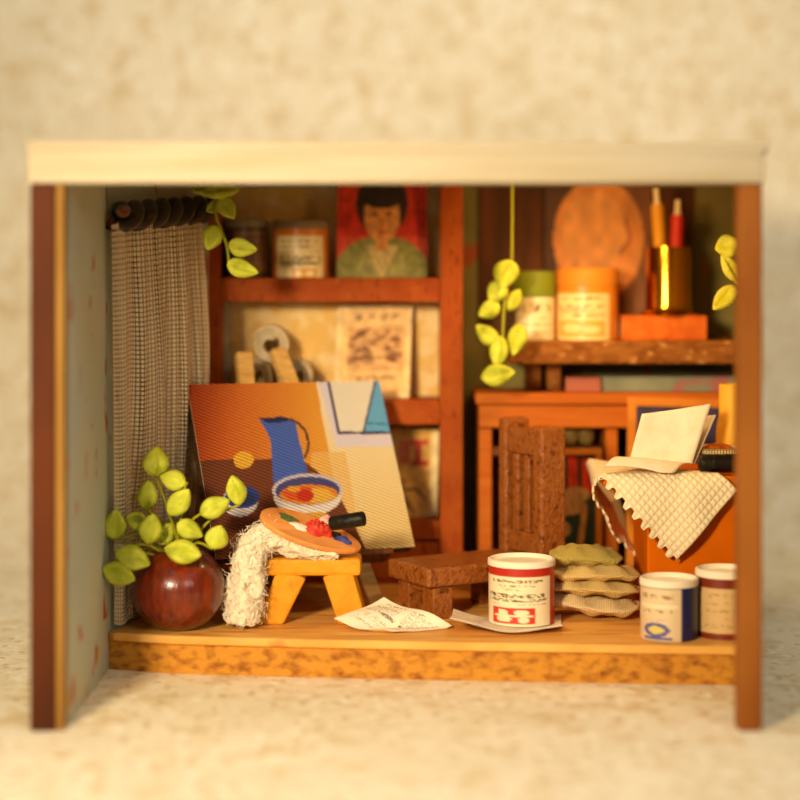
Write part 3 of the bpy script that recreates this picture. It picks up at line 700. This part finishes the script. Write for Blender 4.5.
b = MB(); b.tube([p0-ax*.006, p0, p0+ax*.004, p1-ax*.004, p1, p1+ax*.004], [.026, .034, .037, .037, .035, .028], 20)
tag(b.build('paint_tube', M_black, smooth=True, auto=50), 'black paint tube lying across the palette', 'paint tube')

# ------------------------------------------------------------------ pot plant
pcx, pr = Vector((xat(178, 9.14), yd(9.14), 0)), .235
pl = thing('potted_plant', pcx, 'round dark red glazed pot of yellow-green leaves beside the curtain', 'plant')
prof = [(0, .0), (.075, .0)]
for i in range(1, 22):
    a = -1.22+i/21*(1.22+.95); prof.append((pr*math.cos(a), .205+.218*math.sin(a)))
prof += [(.118, .398), (.108, .396), (.11, .37), (.16, .30), (.1, .27), (0, .26)]
b = MB(); b.lathe(prof, pcx, 56); b.build('pot', M_pot, pl, smooth=True)
mouth = pcx+Vector((0, 0, .33))
LV = [(157, 462, 31, 88, 25, 9.12), (173, 480, 27, -14, 19, 9.06), (148, 495, 31, 84, 19, 9.12), (179, 502, 32, 52, 20, 9.04), (115, 524, 30, 86, 21, 9.0), (136, 521, 22, 160, 18, 9.06), (151, 529, 30, 80, 22, 9.02),
      (190, 530, 28, -25, 18, 9.0), (183, 552, 37, -8, 22, 8.9), (217, 537, 24, 70, 22, 9.0), (215, 507, 32, 25, 20, 9.08), (236, 490, 30, 104, 19, 9.1), (133, 558, 36, -22, 22, 8.92), (119, 574, 34, -22, 21, 8.9), (165, 534, 24, 60, 18, 9.1)]
for i, (px, py, ln, an, wd, dd) in enumerate(LV):
    c = at(px, py, dd); a = math.radians(an); k = dd/F; v = Vector((math.cos(a), random.uniform(-.25, .25), math.sin(a)))*ln*k*.5
    q0, q1 = c-v, c+v
    if (q0-mouth).length > (q1-mouth).length and i not in (12, 13): q0, q1 = q1, q0
    b = MB(); leaf_shape(b, q0, q1, Vector((random.uniform(-.4, .4), -1, random.uniform(-.1, .6))), wd*k*1.14, wd*k*.85, i); lf = b.build('leaf', M_leaf, pl, smooth=True)
    m1 = (mouth+q0)/2+Vector((0, 0, .06)); b = MB()
    b.tube([spline([mouth+Vector((.03*math.cos(i*2), .03*math.sin(i*2), -.02)), m1, q0, q0+v*.3], t/14*.7) for t in range(15)]+[q0+v*.15], .0075, 7); b.build('stem', M_stem, pl, smooth=True)

def vine(name, stempts, leaves, m, label, sr=.009):
    t = thing(name, stempts[0], label, 'vine'); pts = [at(*p) for p in stempts]
    b = MB(); b.tube([spline(pts, i/40) for i in range(41)], sr, 8); b.build('stem', M_stem, t, smooth=True)
    for i, (px, py, ln, an, wd, dd) in enumerate(leaves):
        c = at(px, py, dd); a = math.radians(an); k = dd/F; v = Vector((math.cos(a), random.uniform(-.25, .25), math.sin(a)))*ln*k*.5
        b = MB(); leaf_shape(b, c-v, c+v, Vector((random.uniform(-.4, .4), -1, random.uniform(-.1, .6))), wd*k*1.12, wd*k*.8, i+20+len(leaves)); b.build('leaf', m, t, smooth=True)
    return t
dv = 9.72
vine('hanging_vine', [(214, 172, dv), (214, 190, dv), (216, 215, dv), (222, 232, dv), (227, 246, dv), (229, 262, dv)],
     [(221, 191, 36, 4, 17, 9.68), (205, 187, 26, 200, 16, 9.75), (227, 208, 26, -55, 17, 9.66), (212, 238, 26, 250, 19, 9.7), (243, 247, 29, -12, 18, 9.66), (243, 268, 32, -18, 18, 9.66), (214, 207, 18, 210, 12, 9.74)], M_leaf,
     'yellow-green vine hanging beside the end of the curtain rod')
dv = 10.2
vine('hanging_vine', [(512, 172, dv), (512, 230, dv), (511, 270, dv), (505, 300, dv), (503, 330, dv), (503, 350, dv), (505, 368, dv)],
     [(506, 275, 30, 250, 24, 10.15), (497, 292, 26, 240, 20, 10.2), (489, 310, 24, 210, 17, 10.2), (487, 334, 28, 140, 17, 10.15), (517, 340, 32, 255, 18, 10.15), (499, 352, 32, 262, 18, 10.12), (498, 375, 34, 10, 21, 10.08), (514, 300, 24, 60, 15, 10.25)], M_leaf,
     'blurred green vine hanging at the left end of the wall shelf')
dv = 9.1
vine('hanging_vine', [(742, 172, dv), (742, 200, dv), (741, 232, dv), (742, 262, dv), (740, 286, dv), (737, 300, dv)],
     [(727, 246, 24, 195, 22, 9.05), (742, 245, 22, 70, 12, 9.1), (729, 268, 30, 120, 15, 9.05), (724, 298, 32, 225, 17, 9.03), (744, 278, 20, 30, 13, 9.12)], M_leafy,
     'bright yellow vine hanging by the front post at the right')

# ------------------------------------------------------------------ brown chair facing left
A0 = Vector((.142, yd(9.3), 0)); da = Vector((-.504, .863, 0)); db = Vector((.863, .504, 0)); CWd = .417
def CP(a, b_, z): return A0+da*a+db*b_+Vector((0, 0, z))
def cbox(a0, a1, b0, b1, z0, z1):
    m = MB(); vs = [CP(a, b_, z) for z in (z0, z1) for b_ in (b0, b1) for a in (a0, a1)]
    m.add(vs, [(0, 1, 3, 2), (4, 6, 7, 5), (0, 4, 5, 1), (2, 3, 7, 6), (0, 2, 6, 4), (1, 5, 7, 3)]); return m
chr_ = thing('chair', CP(.2, .4, 0), 'brown lacquered chair with slatted back behind the red tin', 'chair')
cbox(0, CWd, 0, .695, .170, .268).build('seat', M_chair, chr_, bevel=.016)
for a0, b0 in ((.03, .05), (CWd-.14, .05), (.03, .5), (CWd-.14, .5)):
    cbox(a0, a0+.11, b0, b0+.12, 0, .169).build('leg', M_chair, chr_, bevel=.008)
cbox(.03, CWd-.03, .07, .15, .125, .1695).build('apron', M_chair, chr_, bevel=.006)
b0, b1 = .70, .86; zb = .0
cbox(0, .085, b0, b1, 0, .955).build('back_post', M_chair, chr_, bevel=.014)
cbox(CWd-.075, CWd, b0, b1, 0, .985).build('back_post', M_chair, chr_, bevel=.014)
i0, i1 = .086, CWd-.076
cbox(i0, i1, b0+.012, b1-.012, .80, .935).build('top_rail', M_chair, chr_, bevel=.012)
cbox(i0, i1, b0+.012, b1-.012, .27, .385).build('bottom_rail', M_chair, chr_, bevel=.012)
n = 2; wslat = .05
gapw = (i1-i0-n*wslat)/(n+1)
for k in range(n):
    x = i0+gapw*(k+1)+wslat*k; cbox(x, x+wslat, b0+.012, b1-.012, .386, .799).build('slat', M_chair, chr_, bevel=.006)
cbox(i0, i1, b1-.03, b1-.016, .386, .799).build('back_panel', M_chair, chr_)

# ------------------------------------------------------------------ papers and red tin
def p_news(U, V):
    p = Paint(U, V, '#f4e6cc'); r = np.random.default_rng(21)
    p.text(.1, .7, .08, .12, '#7a6850', 26, r, .7)
    p.text(.3, .92, .42, .48, '#4a3c2c', 18, r, .8)
    for k in range(9): p.text(.06, .44, .16+k*.04, .18+k*.04, '#8a7860', 30, r, .75); p.text(.52, .94, .14+k*.03, .155+k*.03, '#8a7860', 30, r, .75)
    for k in range(8): p.text(.1, .9, .56+k*.035, .58+k*.035, '#9a8868', 40, r, .7)
    p.rect(.62, .8, .82, .94, '#f0dc7a', .6); return p
def sheet(name, fn, paint, nu, nv, m, label, th=.004):
    U, V = np.meshgrid(np.linspace(0, 1, nu+1), np.linspace(0, 1, nv+1)); b = MB(); b.grid(fn, nu, nv)
    b.c = [tuple(c) for c in paint(U, V).lin()]; o = b.build(name, m, smooth=True, solid=th); return tag(o, label, 'paper', 'crumpled papers on the floor')
L_, T_, R_, F_ = at(334, 623, 9.1), at(384, 597, 9.31), at(452, 624, 9.13), at(392, 633, 8.99)
def pap1(u, v):
    p = T_*(1-u)*(1-v)+R_*u*(1-v)+L_*(1-u)*v+F_*u*v
    z = p.z+.022*math.sin(PI*u*1.6+.5)*math.sin(PI*v)+.05*max(0, v-.8)*5*.2*(1-u)-.028*math.sin(PI*v)*math.sin(PI*u)
    z -= .012*math.sin(7*u+5*v)
    return Vector((p.x, p.y, max(z, .006)))
sheet('newspaper', pap1, p_news, 70, 70, M_print, 'crumpled newsprint sheet propped in front of the brown chair')
def p_blank(U, V):
    p = Paint(U, V, '#f1e0c4'); p.noise(.05, np.random.default_rng(2), 12); r = np.random.default_rng(22)
    for k in range(5): p.text(.1, .4, .3+k*.1, .34+k*.1, '#c0ad90', 20, r, .4)
    return p
x0, x1 = xat(452, 9.1), xat(563, 9.12)
def pap2(u, v):
    x = x0+(x1-x0)*u+.03*(v-.5); y = yd(8.93)+.47*v+.05*(u-.5)
    z = .006
    rr = math.hypot(x-.61, y-yd(9.27))
    lift = max(0, rr-.19)
    z += .5*lift**1.5*(u**3) + .16*lift*(1-u)**1.5*1.6+.012*min(1, lift*12)*(1+math.sin(9*u+2*v))*.6*(1-v*.5)
    return Vector((x, y, z))
sheet('wrapping_paper', pap2, p_blank, 60, 40, M_print, 'white wrapping paper with curled edges under the red tin')
def p_red(U, V):
    p = Paint(U, V, '#b5281a'); p.rect(0, 2, 0, .03, '#d8b090'); p.rect(-.1, .8, .17, 1, '#f1dfba'); r = np.random.default_rng(23); p.rect(-.1, .02, .17, 1, '#d8a888')
    p.text(.15, .7, .23, .28, '#5a4428', 12, r, .75); p.text(.22, .62, .3, .34, '#8a6a3c', 11, r, .6); p.text(.28, .58, .36, .41, '#c89a50', 8, r, .5)
    p.text(.1, .76, .46, .52, '#4e4a28', 13, r, .8); p.text(.1, .76, .545, .6, '#5e5a34', 12, r, .8); p.text(.1, .76, .62, .645, '#a88a50', 18, r, .5)
    p.rect(.16, .62, .70, .96, '#cf3a22'); p.ell(.29, .77, .06, .05, '#f1dfba'); p.ell(.48, .77, .07, .05, '#f1dfba'); p.ell(.3, .88, .08, .05, '#f1dfba'); p.ell(.5, .89, .05, .05, '#f1dfba'); p.line([(.2, .83), (.58, .83)], .03, '#f1dfba'); return p
tin('paint_tin', 521.5, .014, 9.27, .167, .318, p_red, M_white, 'red and cream tin with white lid in front of the brown chair', 'tins standing on the floor', 'tin', .02)

# ------------------------------------------------------------------ sacks
def sack(name, cx, cd_, z, hx, hy, h, rot, m, label, seed, tilt=0, droop=.0):
    c, s = math.cos(rot), math.sin(rot); b = MB()
    def fn(u, v):
        # superellipse pillow, u around, v from bottom centre to top centre
        a = 2*PI*u; ph = (v-.5)*PI; k = math.cos(ph)**.45 if 0 < v < 1 else 0.0
        ca, sa = math.cos(a), math.sin(a); q = (abs(ca)**3.2+abs(sa)**3.2)**(-1/3.2)
        x, y = ca*q*k*hx, sa*q*k*hy
        e = max(abs(x)/hx, abs(y)/hy)
        zz = math.sin(ph)*h/2*(1-.55*e**3)
        zz += droop*math.sin(x/hx*2.4+seed)*.6+.012*math.sin(9*x/hx+seed*2)*math.cos(5*y/hy)+tilt*x
        return Vector((cx+x*c-y*s, yd(cd_)+x*s+y*c, z+h/2+zz))
    b.grid(fn, 72, 28, True)
    W = 72; o = b.build(name, m, smooth=True)
    # uv from plan position so that the weave runs straight
    uvl = o.data.uv_layers[0].data; vco = o.data.vertices
    for l in o.data.loops:
        p = vco[l.vertex_index].co; uvl[l.index].uv = ((p.x*c+p.y*s)/(2*hx)+.5, (-p.x*s+p.y*c)/(2*hy)+.5+p.z*1.5)
    return tag(o, label, 'cushion', 'burlap sacks stacked by the table')
sack('burlap_sack', 1.00, 9.46, .030, .245, .165, .088, -.12, M_sackpale, 'pale burlap sack at the bottom of the stack by the table', 1.0, -.07, -.02)
sack('burlap_sack', 1.005, 9.47, .113, .235, .16, .082, .03, M_sack, 'burlap sack in the middle of the stack by the table', 2.2, -.03, .012)
sack('burlap_sack', 1.00, 9.47, .188, .24, .16, .08, .0, M_sack, 'burlap sack at the top of the stack under the olive pad', 0.4, -.03, .01)
sack('burlap_pad', .965, 9.49, .258, .19, .125, .10, .0, M_sackolive, 'rounded olive pad lying on top of the burlap sacks', 0.8, -.04, .0)

# ------------------------------------------------------------------ table and its load
TF = 9.36; tz = .735
tb = thing('table', (1.5, yd(9.65), 0), 'orange-yellow table with a panel front under the fringed cloth', 'table')
tx0 = xat(603, TF)
b = MB(); b.box(tx0, 1.80, yd(TF), yd(9.98), tz-.05, tz); b.build('table_top', M_orangebox, tb, bevel=.01)
b = MB(); b.box(xat(648, TF), 1.79, yd(TF)+.03, yd(9.95), 0, tz-.051); b.build('front_panel', M_orangebox, tb, bevel=.01)
# cloth: a rectangle laid cornerwise, its front corner hanging down, its left corner over the side
FX, FY = xat(676, 9.3), -.46
e_l = Vector((-.66, .75)); e_r = Vector((.63, .74))
def cloth(u, v):
    ll = 1.40*u; rr = .50*v
    fr = .017*max(-1, min(1, 2.5*math.sin(2*PI*u*21))) if v < .03 else 0
    q = Vector((FX, FY))+e_l*ll+e_r*(rr+fr)        # x, y relative to the front table edge
    x, y = q.x, q.y; r = .035
    of = max(0, -y); ol = max(0, tx0-x)
    z = tz+.006; X, Y = x, max(y, 0)
    if of > 0 or ol > 0:
        drop = max(of, ol)+.35*min(of, ol)
        g = 1-math.exp(-drop/r)
        if of > 0: Y = -g*.03-.035*math.sin(PI*min(drop*2.2, 1))*.7-.012*math.sin(x*22)*min(1, drop*4)
        if ol > 0: X = tx0-g*.035-.045*math.sin(PI*min(ol*2.0, 1))+.35*ol**1.35+.22*y*min(1, ol*4)-.014*math.sin(y*20)*min(1, ol*4)
        z -= max(0, drop-r*g*.6)
    else: z += .006*math.sin(14*x)*math.sin(11*y+1)*min(1, y*6)**2+.004
    n_ = mnoise.noise(Vector((x*7, y*7, 3)))*.012
    return Vector((X, yd(TF)+Y-(.006 if of > 0 else 0)+ (n_ if of > 0 else 0), z+(0 if of > 0 else abs(n_)*.4)))
b = MB(); b.grid(cloth, 200, 80); tag(b.build('fringed_cloth', M_waffle, smooth=True, solid=.012), 'cream waffle cloth with toothed edges hanging over the table corner', 'cloth')
# folded letter
ztop = tz+.022
def letter(q, th=.006, curl=.02, n=20):
    TL, TR, BR, BL = map(Vector, q)
    def fn(u, v):
        p = TL*(1-u)*(1-v)+TR*u*(1-v)+BL*(1-u)*v+BR*u*v; nn = (TR-TL).cross(BL-TL).normalized()
        return p+nn*curl*math.sin(PI*u)*(1-v*.5)
    return fn
lt = thing('folded_letter', (xat(660, 9.45), yd(9.45), ztop), 'folded cream letter standing open on the fringed cloth', 'letter')
f0, f1 = Vector((xat(628, 9.52), yd(9.52), ztop+.015)), Vector((xat(692, 9.46), yd(9.46), ztop+.03))
b = MB(); b.grid(letter((at(642, 414, 9.58), at(711, 404, 9.56), f1, f0), curl=.015), 16, 16); b.build('standing_leaf', M_paperw, lt, smooth=True, solid=.007)
b = MB(); b.grid(letter((at(652, 419, 9.64), at(716, 415, 9.62), f1+Vector((.02, .03, 0)), f0+Vector((.02, .03, 0))), curl=.015), 16, 16); b.build('rear_leaf', M_paperw, lt, smooth=True, solid=.007)
def flap(u, v):
    p = (f0*(1-u)+f1*u)*(1-v)+(at(605, 466, 9.36)*(1-u)+at(672, 476, 9.30)*u)*v
    p.z += .045*math.sin(PI*v)*(1-u*.4)+.018*math.sin(PI*u)*v; p.z = max(p.z, ztop+.004); return p
b = MB(); b.grid(flap, 20, 20); b.build('front_leaf', M_paperw, lt, smooth=True, solid=.007)
# straw tray with pastry, black roll, yellow jug
tc_ = Vector((xat(719, 9.66), yd(9.66), tz+.024)); tr = thing('straw_tray', tc_, 'round woven straw tray holding orange pastry on the table', 'tray')
b = MB(); b.lathe([(0, 0), (.10, 0), (.125, .02), (.145, .06), (.15, .095), (.14, .1), (.13, .06), (.11, .03), (0, .022)], tc_, 64); b.build('tray_body', M_tray, tr, smooth=True)
b = MB(); b.lathe([(0, .0), (.07, .0), (.105, .03), (.1, .05), (.06, .075), (.02, .085), (0, .085)], tc_+Vector((-.005, 0, .032)), 40)
tag(b.build('pastry', M_food, smooth=True), 'round orange pastry lying in the straw tray', 'pastry')
p0, p1 = Vector((xat(700, 9.42), yd(9.42), tz+.062)), Vector((xat(741, 9.44), yd(9.44), tz+.062))
b = MB(); b.tube([p0-Vector((.008, 0, 0)), p0, p0+Vector((.006, 0, 0)), p1-Vector((.006, 0, 0)), p1], [.03, .041, .044, .044, .04], 22)
tag(b.build('black_roll', M_black, smooth=True, auto=50), 'short black roll lying on the cloth in front of the tray', 'roll')
jc = Vector((xat(733, 9.86), yd(9.86), tz+.002)); jh = zat(384, 9.86)-jc.z
b = MB(); b.lathe([(0, 0), (.08, 0), (.09, .02), (.09, jh*.42), (.085, jh*.52), (.075, jh*.62), (.075, jh-.01), (.07, jh), (.06, jh), (.06, jh*.6), (0, jh*.55)], jc, 40)
tag(b.build('yellow_jug', M_yellowjug, smooth=True, auto=50), 'plain yellow jug standing behind the straw tray', 'jug')
# front right tins
def p_bluetin(U, V):
    p = Paint(U, V, '#1f2458'); p.rect(-.1, .6, .06, 1, '#e0c8a0'); r = np.random.default_rng(31); p.rect(1.7, 2, .06, 1, '#e0c8a0')
    p.text(.1, .52, .16, .24, '#8a6a48', 8, r, .6); p.rect(.05, .55, .34, .4, '#ecdcb8'); p.text(.1, .5, .44, .5, '#7a6450', 9, r, .6); p.text(.14, .5, .6, .66, '#9a84a0', 9, r, .6)
    p.ell(.3, .8, .16, .13, '#5a5a9c'); p.ell(.3, .8, .1, .07, '#d8c86a'); p.rect(.14, .48, .92, .97, '#5a5a9c'); return p
tin('paint_tin', 669, .002, 8.93, .139, .29, p_bluetin, M_white, 'blue tin with cream label at the front floor edge', 'tins standing on the floor', 'tin', .022)
def p_browntin(U, V):
    p = Paint(U, V, '#7a2a16'); p.rect(-.1, 1.1, .2, .9, '#d6b27a'); r = np.random.default_rng(32)
    for y in (.28, .4, .52, .64, .76): p.text(.2, .85, y, y+.06, '#a8834e', 12, r, .5, .7)
    return p
tin('paint_tin', 724.5, .002, 8.98, .138, .325, p_browntin, M_white, 'red-brown tin with tan label between the blue tin and the post', 'tins standing on the floor', 'tin', .022)
